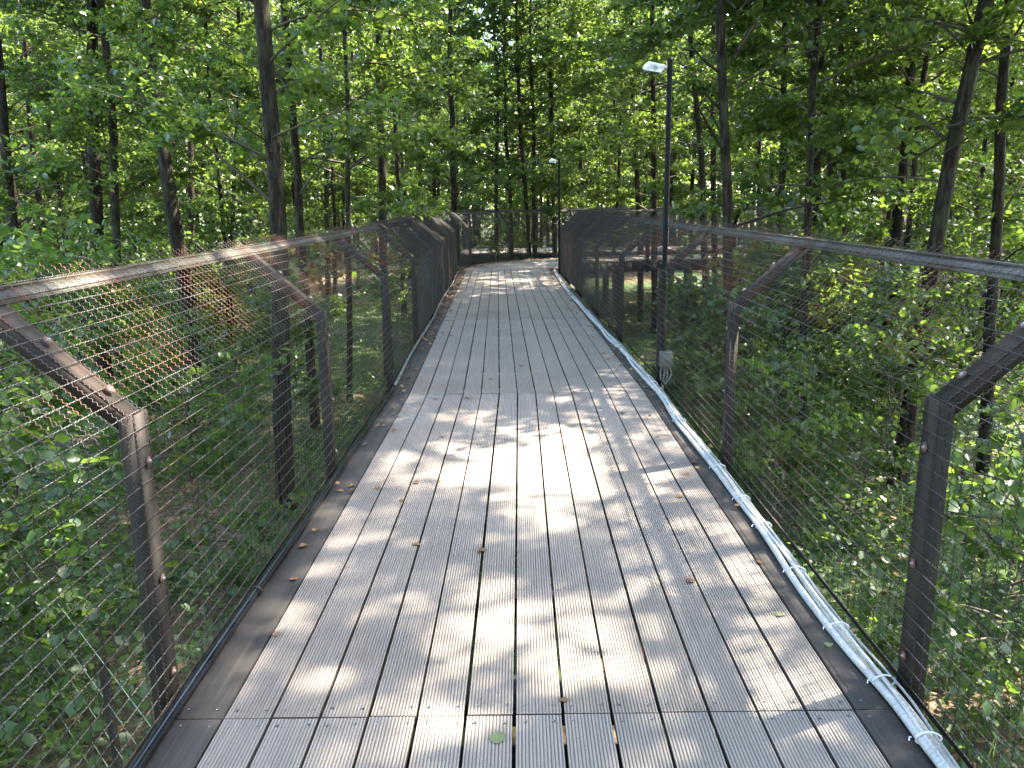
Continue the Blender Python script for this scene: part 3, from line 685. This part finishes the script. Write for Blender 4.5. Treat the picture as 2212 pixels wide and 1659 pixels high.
# trees read off the photo: x at eye level, x at the top edge, trunk width px, base row (or None), distance if no base row, variant, label
TR = [
 (590, 572, 42, 1105, None, 0, 'thick dark alder standing nearest the left fence, forked low limb on its right'),
 (648, 618, 20, 930, None, 3, 'thin dark alder close behind the thickest trunk on the left'),
 (383, 336, 34, 872, None, 1, 'dark alder leaning left, alone between the two left clusters of trunks'),
 (203, 180, 32, 806, None, 4, 'tall straight alder with a slimmer dark trunk touching its right side'),
 (236, 210, 22, 826, None, 3, 'slim blackish alder touching the right side of a taller trunk'),
 (30, -5, 25, None, 16, 1, 'leaning brown alder at the left edge of the wood'),
 (85, 55, 17, None, 22, 5, 'thin alder second from the left edge of the wood'),
 (410, 405, 15, None, 25, 3, 'thin alder just right of the left leaning trunk'),
 (478, 440, 10, 780, None, 5, 'pole thin alder leaning left above the sunny undergrowth'),
 (497, 512, 10, 770, None, 3, 'pole thin alder tilted right above the sunny undergrowth'),
 (543, 538, 12, None, 30, 1, 'pole thin alder just left of the thickest trunk'),
 (705, 700, 12, None, 29, 3, 'slender alder over the second left fence arm'),
 (722, 716, 9, None, 32, 1, 'very thin alder between two slender ones above the left rail'),
 (751, 748, 11, 870, 27, 5, 'slender alder whose foot shows through the left mesh beyond the second post'),
 (771, 765, 8, None, 34, 3, 'very thin straight alder in the row above the left rail'),
 (824, 805, 20, None, 17, 1, 'stout dark alder rising just past the middle of the left fence'),
 (865, 850, 12, None, 26, 3, 'slender blackish alder right of the stout one behind the left fence'),
 (910, 897, 9, None, 31, 0, 'thin alder with a sunlit yellow stem behind the left fence'),
 (938, 934, 8, None, 36, 3, 'thin grey alder left of the far pair behind the fence end'),
 (948, 947, 8, None, 35, 1, 'thin dark alder touching the grey one near the fence end'),
 (977, 972, 15, None, 24, 0, 'straight alder with a sunlit right edge where the left fence turns'),
 (1007, 1000, 7, None, 38, 5, 'thin shaded alder right of the straight trunk at the fence turn'),
 (1072, 1062, 10, None, 24.7, 2, 'slightly bent grey alder left of centre, right before the crossing boardwalk'),
 (1104, 1097, 9, None, 24.9, 3, 'thin alder second of the four stems before the crossing boardwalk'),
 (1141, 1128, 10, None, 24.6, 1, 'wavy alder third of the four stems before the crossing boardwalk'),
 (1155, 1156, 10, None, 25.0, 0, 'thin alder fourth of the stems before the crossing boardwalk'),
 (1197, 1188, 11, None, 25.1, 3, 'alder just behind the far lamp post'),
 (1520, 1500, 17, None, 20, 2, 'dark alder right of the near lamp post, leaning left at the top'),
 (1543, 1538, 14, None, 21, 3, 'slim alder touching the left of the pale edged trunk'),
 (1578, 1583, 25, 1025, None, 2, 'tall alder with a bright sunlit right edge right of the near lamp post'),
 (1640, 1628, 12, None, 28, 5, 'thin alder half hidden by leaves right of the sunlit edged trunk'),
 (1692, 1712, 18, None, 17, 2, 'alder leaning right with leaves round its middle behind the right fence'),
 (1742, 1752, 18, 1003, None, 5, 'curved alder seen through the right mesh, bowed to the left at its foot'),
 (1768, 1778, 30, None, 14, 4, 'thick dark alder of the right hand pair'),
 (1800, 1790, 24, None, 15.5, 1, 'slightly thinner alder of the right hand pair'),
 (1852, 1845, 10, None, 26, 3, 'thin alder right of the close pair on the right'),
 (1835, 1818, 14, 836, None, 5, 'slim alder with its foot in the shrubs behind the right mesh'),
 (1890, 1915, 16, None, 22, 1, 'alder leaning right beside the distant boardwalk columns'),
 (1950, 1990, 25, None, 13.5, 2, 'alder leaning right with a thin companion stem'),
 (1968, 2000, 10, None, 13.2, 5, 'thin companion stem close beside the leaning alder'),
 (2040, 2115, 38, None, 9.5, 4, 'thick brown alder leaning right near the right edge of the wood'),
 (2160, 2185, 27, 1020, None, 1, 'sunlit edged alder at the far right behind the near right post'),
 (1384, 1384, 14, None, 24, 2, 'straight dark alder left of the near lamp head'),
 (1414, 1412, 15, None, 22, 4, 'straight dark alder right above the near lamp head'),
 (1330, 1325, 8, None, 36, 0, 'thin dark alder between the two lamp posts'),
 (1252, 1250, 8, None, 38, 2, 'very thin alder right of the far lamp post'),
]
for (u, ut, w, vb, dist, var, lab) in TR:
    if vb:
        y = on_z(u, vb, GZ).y
    else: y = dist
    p = on_y(u, 438, y); q = on_y(ut, 0, y); lx = (q.x - p.x) / (q.z - p.z)
    zc = y * math.cos(PITCH); r = w / 1750 * zc / 2 * 1.06
    h = p.z - GZ
    var = {1: 2, 3: 0, 5: 4}.get(var, var) if y < 19 else var
    tree(p.x - lx * h, y, max(r, 0.055), lx, random.uniform(-.02, .02), var, lab, crown_z=0.9 if y < 19 else 0.0)
# trees the photo only shows as many alike
g2 = np.random.default_rng(77); placed = [(o.location.x, o.location.y) for o in bpy.data.objects if o.name.startswith('alder_tree')]
GAPS = [((0.0, 5.9), 0.1), ((0.0, 10.2), 1.0), ((4.6, 5.6), 2.6), ((-6.0, 15.5), 3.6), ((-8.5, 18.5), 3.0), ((-11, 23), 2.2), ((1.5, 34), 2.0), ((6.5, 8.0), 1.6), ((-3.5, 9), 1.2)]   # openings in the canopy: ground point and radius
def free(x, y, d):
    for (ax, ay), rr in GAPS:
        t = max(0.42, min(1, ((x - ax) * SUN_DIR.x + (y - ay) * SUN_DIR.y) / 13.0)) if ax > -4 else max(0.1, min(1, ((x - ax) * SUN_DIR.x + (y - ay) * SUN_DIR.y) / 13.0))
        if math.hypot(x - ax - 13 * t * SUN_DIR.x, y - ay - 13 * t * SUN_DIR.y) < rr + 0.9: return False
    if y < 30 and abs(x - 0.1) < 3.0: return False
    if y > 18 and y < 30.5 and -3 < x < 12 : return False
    if 36.5 < y < 42 and 14 < x < 28: return False
    if y > 26 and abs(x / y + 0.012) < 0.022: return False
    if x < 0 and y < 17 and y > 8 and x > -0.64 * y - 2: return False
    return all((x - a) ** 2 + (y - b) ** 2 > d * d for a, b in placed)
cnt = 0; tries = 0
while cnt < 195 and tries < 20000:
    tries += 1
    y = g2.uniform(15, 62); x = g2.uniform(-1, 1) * (0.66 * y + 3)
    if not free(x, y, 2.0): continue
    placed.append((x, y)); cnt += 1
    tree(x, y, g2.uniform(0.07, 0.125), g2.normal(0, 0.02), g2.normal(0, 0.02), int(g2.integers(0, 6)),
         *(('slender alder beyond the crossing boardwalk straight ahead', 'slender alders straight ahead') if y > 26 and abs(x) < 0.17 * y else
           (('slender alder deep in the wood on the left side', 'slender alders deep in the left wood') if y > 30 else ('slender alder among the nearer trunks behind the left fence', 'slender alders behind the left fence')) if x < 0 else
           (('slender alder deep in the wood on the right side', 'slender alders deep in the right wood') if y > 30 else ('slender alder among the nearer trunks behind the right fence', 'slender alders behind the right fence'))))
# trees added around the frame's edge to shade the deck
for i_, (x, y) in enumerate([(4.6, 0.6), (5.6, 2.4), (6.9, 4.4), (8.0, 6.2), (7.4, 1.2), (8.9, 3.4), (9.6, 0.2), (4.2, -1.8), (6.4, -1.2), (12.4, 4.6), (9.2, 10.9), (10.9, 12.9)]):
    placed.append((x, y)); tree(x, y, 0.12, 0, 0, (0, 2, 4)[i_ % 3], 'alder added beside the near stretch of the boardwalk to shade it', 'alders added to shade the near boardwalk', crown_z=1.5)
cnt = 0; tries = 0
while cnt < 34 and tries < 9000:
    tries += 1
    x = g2.uniform(-11, 19); y = g2.uniform(-9, 17)
    if abs(x) < 2.6 or (y > 0 and abs(x) < 0.66 * y + 2.8) or math.hypot(x, y) < 4.2 or not free(x, y, 2.1): continue
    placed.append((x, y)); cnt += 1
    tree(x, y, g2.uniform(0.1, 0.15), 0, 0, int(g2.integers(0, 3)), 'alder added beside the near stretch of the boardwalk to shade it', 'alders added to shade the near boardwalk')

# ------------------------------------------------------------------ shrubs
SL = [('dense dark shrub at the foot of the near left fence post', -3.4, 4.6, 0, 1.0),
      ('broad shaded shrub filling the lower left behind the mesh', -4.6, 6.2, 1, 1.0),
      ('leafy shrub at the left border behind the rusty slanted wires', -5.3, 8.0, 0, 1.15),
      ('low herb like shrub beside the black stake', -2.7, 2.9, 2, 1.0),
      ('bright sunlit shrub between the trunks on the left', -5.2, 17.5, 1, 1.0),
      ('sunlit shrub left of the thickest trunk', -6.6, 15.6, 0, 1.0),
      ('pale leaved shrub beyond the leaning left alder', -8.2, 18.8, 1, 1.1),
      ('shrub in the shade under the crossing boardwalk', 0.4, 31.5, 1, 0.9),
      ('leafy shrub outside the left fence where it turns', -2.9, 20.5, 1, 0.95),
      ('shrub at the foot of the sunlit edged alder', 4.3, 8.9, 0, 0.9),
      ('sunlit shrub right of the near right fence post', 5.2, 6.6, 0, 1.0),
      ('bright low shrub beside the sunny patch behind the right mesh', 3.6, 5.4, 2, 1.2),
      ('tall shrub between the close pair of trunks and the leaning alder', 6.2, 11.0, 1, 1.1),
      ('shrub behind the junction box', 2.9, 9.6, 0, 0.9),
      ('big shrub at the right border behind the slanted fence arm', 7.0, 9.0, 1, 1.2),
      ('dark shrub in front of the close pair of trunks', 5.6, 13.5, 1, 1.0),
      ('small shrub left of the second right fence post', 3.2, 12.6, 2, 1.2),
      ('dark shrub filling the lower left corner behind the mesh', -2.9, 2.2, 2, 1.1),
      ('tall dark shrub between the near left post and the thickest trunk', -3.9, 6.0, 1, 0.85),
      ('spreading shrub at the left border below the rusty wires', -6.4, 7.4, 0, 1.2),
      ('bright shrub behind the second left fence post', -3.6, 12.6, 0, 1.0),
      ('leafy shrub left of the stout dark alder', -4.4, 16.0, 0, 1.1),
      ('dark shrub behind the curved alder', 4.8, 12.9, 0, 1.2),
      ('tall shrub beyond the second right fence arm', 3.7, 10.8, 1, 0.95),
      ('dark shrub between the junction box and the second right post', 2.7, 8.0, 2, 1.2),
      ('wide shrub right of the leaning thick alder', 8.6, 13.6, 0, 1.3),
      ('low shrub under the second left fence arm', -3.0, 7.2, 2, 1.1),
      ('rounded shrub right behind the black stake', -3.9, 3.6, 2, 1.25),
      ('tall shrub behind the near left fence arm', -5.6, 5.2, 1, 1.0),
      ('wide shrub at the foot of the leaning left alder', -6.6, 12.2, 0, 1.1),
      ('low shrub left of the thickest trunk', -4.2, 10.2, 2, 1.1),
      ('shrub in the dark gap behind the second right fence post', 4.6, 12.0, 0, 1.2),
      ('tall dark shrub left of the curved alder', 5.0, 10.4, 1, 0.95),
      ('dense shrub right of the curved alder', 7.4, 12.8, 0, 1.3),
      ('tall sunlit shrub behind the near right post', 7.9, 11.2, 1, 1.2)]
def shrub(x, y, v, s, lab, grp=None):
    root = empty('leafy_shrub', (x, y, float(gz(x, y))), lab, 'shrub', grp)
    link('foliage', SH[v], root, Matrix.Rotation(g2.uniform(0, 6.28), 4, 'Z') @ Matrix.Diagonal((s, s, s * g2.uniform(.9, 1.1), 1)))
for lab, x, y, v, s in SL: shrub(x, y, v, s, lab)
cnt = 0
while cnt < 95:
    y = g2.uniform(9, 55); x = g2.uniform(-1, 1) * (0.66 * y + 2)
    if y < 30 and abs(x) < 3.2: continue
    if 18 < y < 30.5 and -3 < x < 12: continue
    cnt += 1; shrub(x, y, int(g2.integers(0, 3)), g2.uniform(0.75, 1.35), *(('leafy shrub in the undergrowth left of the boardwalk', 'shrubs in the left undergrowth') if x < 0 else ('leafy shrub in the undergrowth right of the boardwalk', 'shrubs in the right undergrowth')))

# ------------------------------------------------------------------ ground cover
def scatter(n, ymax=32, near=1.2):
    y = g2.uniform(0, 1, n * 2) ** 1.5 * ymax - 1.0; x = g2.uniform(-1, 1, n * 2) * (0.68 * np.abs(y) + 6)
    return x[:n], y[:n]
x, y = scatter(95000); k = np.sin(x * 0.9 + 1) * np.cos(y * 0.7) + 0.5 * np.sin(x * 2.3 - y * 1.7); m_ = k > -0.75; x, y = x[m_], y[m_]
h = g2.uniform(0.02, 0.42, len(x)) * (0.35 + 0.75 * np.clip(k[m_] + .3, 0, 1)) * np.where((x < -1.7) & (y < 9) | (x > 2) & (y > 7) & (y < 16), 2.0, 1.0)
v, f = leaves(np.stack([x, y, gz(x, y) + h], 1), g2.uniform(0.05, 0.11, len(x)), None, 0.6, None, g2)
props(link('undergrowth', mesh_np('undergrowth', v, f, [M['leaf_low']])), 'low leafy ground cover of herbs and brambles on the forest floor', kind='stuff')
x, y = scatter(70000); k = np.sin(x * 0.6 + 2.2) * np.cos(y * 0.5 + 0.6) + 0.4 * np.sin(x * 1.9 + y * 1.4); m_ = k > -0.1; x, y = x[m_], y[m_]
n = len(x); hh = g2.uniform(0.08, 0.3, n); az = g2.uniform(0, 6.28, n); b = np.stack([x, y, gz(x, y) - 0.01], 1)
w = np.stack([np.cos(az), np.sin(az), np.zeros(n)], 1) * 0.006; lean = np.stack([-np.sin(az), np.cos(az), np.zeros(n)], 1) * (hh * g2.uniform(0, .6, n))[:, None] + np.array([0, 0, 1.0]) * hh[:, None]
V = np.stack([b - w, b + w, b + lean * 0.55 + w * .8 , b + lean], 1).reshape(-1, 3); F = (np.arange(n) * 4)[:, None] + np.array([[0, 1, 2, 3]])
props(link('grass', mesh_np('grass', V, F, [M['grass']])), 'thin green grass growing in patches on the forest floor', kind='stuff')
x, y = scatter(26000)
v, f = leaves(np.stack([x, y, gz(x, y) + 0.012], 1), g2.uniform(0.04, 0.09, len(x)), None, 0.85, RH, g2)
props(link('forest_litter', mesh_np('forest_litter', v, f, [M['litter']])), 'brown dead leaves covering the forest floor', kind='stuff')
# far wood that closes the view
n = 230000; an = g2.uniform(-0.85, 0.85, n); d = g2.uniform(58, 95, n); ncl = 5200
ca = g2.uniform(-0.85, 0.85, ncl); cd = g2.uniform(56, 96, ncl); cz_ = g2.uniform(0, 1, ncl) ** 0.95 * 27 - 1.5
cz_ = np.where((np.abs(ca + 0.012) < 0.03) | (np.abs(ca + 0.43) < 0.012), cz_ * 0.5, cz_)
ci_ = g2.integers(0, ncl, n)
P = np.stack([cd[ci_] * np.sin(ca[ci_]), cd[ci_] * np.cos(ca[ci_]), cz_[ci_]], 1) + g2.normal(0, 1, (n, 3)) * np.array([1.5, 1.5, 0.9])
v, f = leaves(P, g2.uniform(0.24, 0.42, n), None, 0.4, RH, g2)
tw = []
for k in range(130):
    a = g2.uniform(-0.8, 0.8); dd = g2.uniform(55, 92); x0, y0 = dd * math.sin(a), dd * math.cos(a); lx = g2.normal(0, .03)
    tw.append(tube([(x0, y0, -2), (x0 + lx * 8, y0, 6), (x0 + lx * 16, y0, 15)], [0.17, 0.12, 0.05], 6))
tv, tf = join(tw); vv, ff = join([(v, f), (tv, tf)])
props(link('far_wood', mesh_np('far_wood', vv, ff, [M['leaf'], M['bark']], False, np.concatenate([np.zeros(len(f)), np.ones(len(tf))]))), 'far trees merging into one green mass behind everything', kind='stuff')

# ------------------------------------------------------------------ leaves on the deck
def deck_leaf(seed, curl, fade=False):
    g = np.random.default_rng(seed); n = 14; an = np.linspace(0, 2 * np.pi, n, endpoint=False)
    rr = 0.5 * (1 + 0.12 * np.sin(an * 3 + seed) + g.normal(0, 0.06, n)); pts = np.stack([rr * np.cos(an) * 0.82, rr * np.sin(an), np.zeros(n)], 1)
    pts[:, 2] = curl * (pts[:, 0] ** 2 * 1.6 + 0.5 * pts[:, 1] ** 2 * (1 + g.normal(0, .3))) + g.normal(0, 0.02, n)
    v = np.concatenate([pts, [[0, 0, 0.0]]]); i = np.arange(n)
    f = np.stack([i, (i + 1) % n, np.full(n, n)], 1)
    st, sf = tube([(0, -0.5, 0.02), (0.05, -0.72, 0.05), (0.02, -0.95, 0.02)], 0.018, 4)
    me = bpy.data.meshes.new('fallen_leaf'); V = np.concatenate([v, st])
    me.from_pydata([tuple(p) for p in V], [], [tuple(int(q) for q in t) for t in f] + [tuple(int(q) + n + 1 for q in t) for t in sf])
    me.materials.append(M['green_dry'] if fade else M['litter']); me.update(); return me
DLM = [deck_leaf(s, c) for s, c in ((1, .5), (2, .8), (3, 1.1), (4, .3))]; DLG = [deck_leaf(7, .12, True), deck_leaf(8, .2, True)]
named = {0: (1075, 1593, 'g', .055, 'large green and brown leaf on the middle plank nearest the camera'),
         1: (1683, 1327, 'g', .040, 'pale green leaf on the grooved planks toward the right edge'),
         2: (1790, 1392, 'g', .034, 'small green leaf on the dark edge board by the white conduits'),
         3: (1217, 1512, 'b', .030, 'small reddish leaf in the gap beside the near row of screws'),
         4: (597, 1370, 'b', .030, 'brown leaf on the left planks nearest the camera'),
         5: (635, 1252, 'b', .032, 'orange brown leaf on the dark left edge board'),
         6: (1640, 1215, 'b', .030, 'rust coloured leaf on the border of the dark right edge board')}
for k, (u, v, t_, s, lab) in named.items():
    q = on_z(u, v, 0.003); o = link('fallen_leaf', DLG[k % 2] if t_ == 'g' else DLM[k % 4], None, Matrix.Translation(q) @ Matrix.Rotation(k * 1.7 + 2.6, 4, 'Z') @ Matrix.Diagonal((s, s, s, 1)))
    props(o, lab, 'leaf')
more = [(868, 1080), (955, 943), (900, 1042), (815, 1053), (1010, 860), (1345, 893), (1420, 943), (1468, 1072), (1490, 1255), (1190, 850), (760, 1050), (735, 1060), (680, 1145), (655, 1180), (1430, 870), (1330, 800), (1125, 790), (975, 725), (1060, 820), (940, 862), (880, 830), (850, 895), (1240, 848), (900, 1175), (1385, 820), (1395, 838), (1500, 1000), (1505, 1010), (830, 920), (1040, 1190)]
for k, (u, v) in enumerate(more):
    q = on_z(u, v, 0.004); s = random.uniform(.03, .05); o = link('fallen_leaf', DLM[k % 4], None, Matrix.Translation(q) @ Matrix.Rotation(k * 2.1, 4, 'Z') @ Matrix.Diagonal((s, s, s, 1)))
    props(o, 'small curled brown leaf lying on the deck planks', 'leaf', 'small brown leaves scattered on the deck')
# litter along both edges, denser far away
n = 1500; yy = 3.0 + 16.3 * g2.uniform(0, 1, n) ** 0.6; side = g2.uniform(0, 1, n) < 0.55
ed = np.abs(g2.normal(0, 0.09, n)); xx = np.array([cx(a) for a in yy]) + np.where(side, -1.02 + ed, 1.13 - ed * 1.1)
keep = g2.uniform(0, 1, n) < np.clip((yy - 2) / 12, 0.05, 1) * (0.35 + 0.65 * (np.sin(yy * 3.3 + side * 2) > -.2)); xx, yy = xx[keep], yy[keep]
oi_ = g2.integers(2, 40, 500); tt_ = np.abs(g2.normal(0, 0.07, 500)) + 0.01; Q = O_[oi_] * (1 - tt_)[:, None] + I_[oi_] * tt_[:, None] + g2.normal(0, .05, (500, 2))
xx = np.concatenate([xx, Q[:, 0]]); yy = np.concatenate([yy, Q[:, 1]])
v, f = leaves(np.stack([xx, yy, g2.uniform(0.006, 0.025, len(xx))], 1), g2.uniform(.03, .06, len(xx)), None, 0.7, RH, g2)
props(link('leaf_litter', mesh_np('leaf_litter', v, f, [M['litter']])), 'brown leaf litter gathered along both edges of the boardwalk', kind='stuff')

# ------------------------------------------------------------------ cord fence low on the left
_q = on_z(222, 1440, -0.72); sp = [(_q.x, _q.y), (_q.x - 2.6, _q.y + 2.9)]
ef = empty('cord_fence', (sp[0][0], sp[0][1], GZ), 'low fence of pale green cords on dark stakes below the left side of the boardwalk', 'fence')
b0 = np.array((sp[0][0], sp[0][1], GZ))
for (x, y_) in sp + [(_q.x + 1.7, _q.y - 1.9)]:
    v, f = tube(np.array([(x, y_, GZ - .2), (x + .01, y_, GZ + 0.6), (x, y_ + .01, -0.72)]) - b0, 0.024, 8); link('stake', mesh_np('stake', v, f, [M['stake']], True), ef)
for k in range(5):
    z = GZ + 0.35 + k * 0.24
    pa = [(_q.x - 5.2, _q.y + 5.8, z), (*sp[1], z), ((_q.x + sp[1][0]) / 2, (_q.y + sp[1][1]) / 2, z - .02), (_q.x, _q.y, z), (_q.x + 1.7, _q.y - 1.9, z)]
    v, f = tube(np.array(pa) - b0, 0.0024, 4); link('cord', mesh_np('cord', v, f, [M['cord']]), ef)

# ------------------------------------------------------------------ far right hut and slatted screen
q = on_y(1920, 478, 41.5)
hut = empty('hut', (q.x, 41.5, 0), 'small reddish brown box hut behind the distant boardwalk on the right', 'hut')
link('wall', mesh_np('wall', *box(-0.7, 0.7, -0.6, 0.6, float(gz(q.x, 41.5)), 1.2), [M['shed']]), hut)
link('roof', mesh_np('roof', *box(-0.85, 0.85, -0.75, 0.75, 1.202, 1.42), [M['beam']]), hut)
q = on_y(1725, 470, 34)
sc_ = empty('slatted_screen', (q.x, 34, 0), 'pale slatted screen left of the close pair of trunks', 'screen')
for k in range(6):
    link('slat', mesh_np('slat', *box(-0.75, 0.75, -0.02, 0.02, 0.45 + k * 0.2, 0.53 + k * 0.2), [M['slat']]), sc_)
for x in (-0.7, 0.7): link('post', mesh_np('post', *box(x - .04, x + .04, 0.022, 0.09, float(gz(q.x, 34)), 1.6), [M['beam']]), sc_)
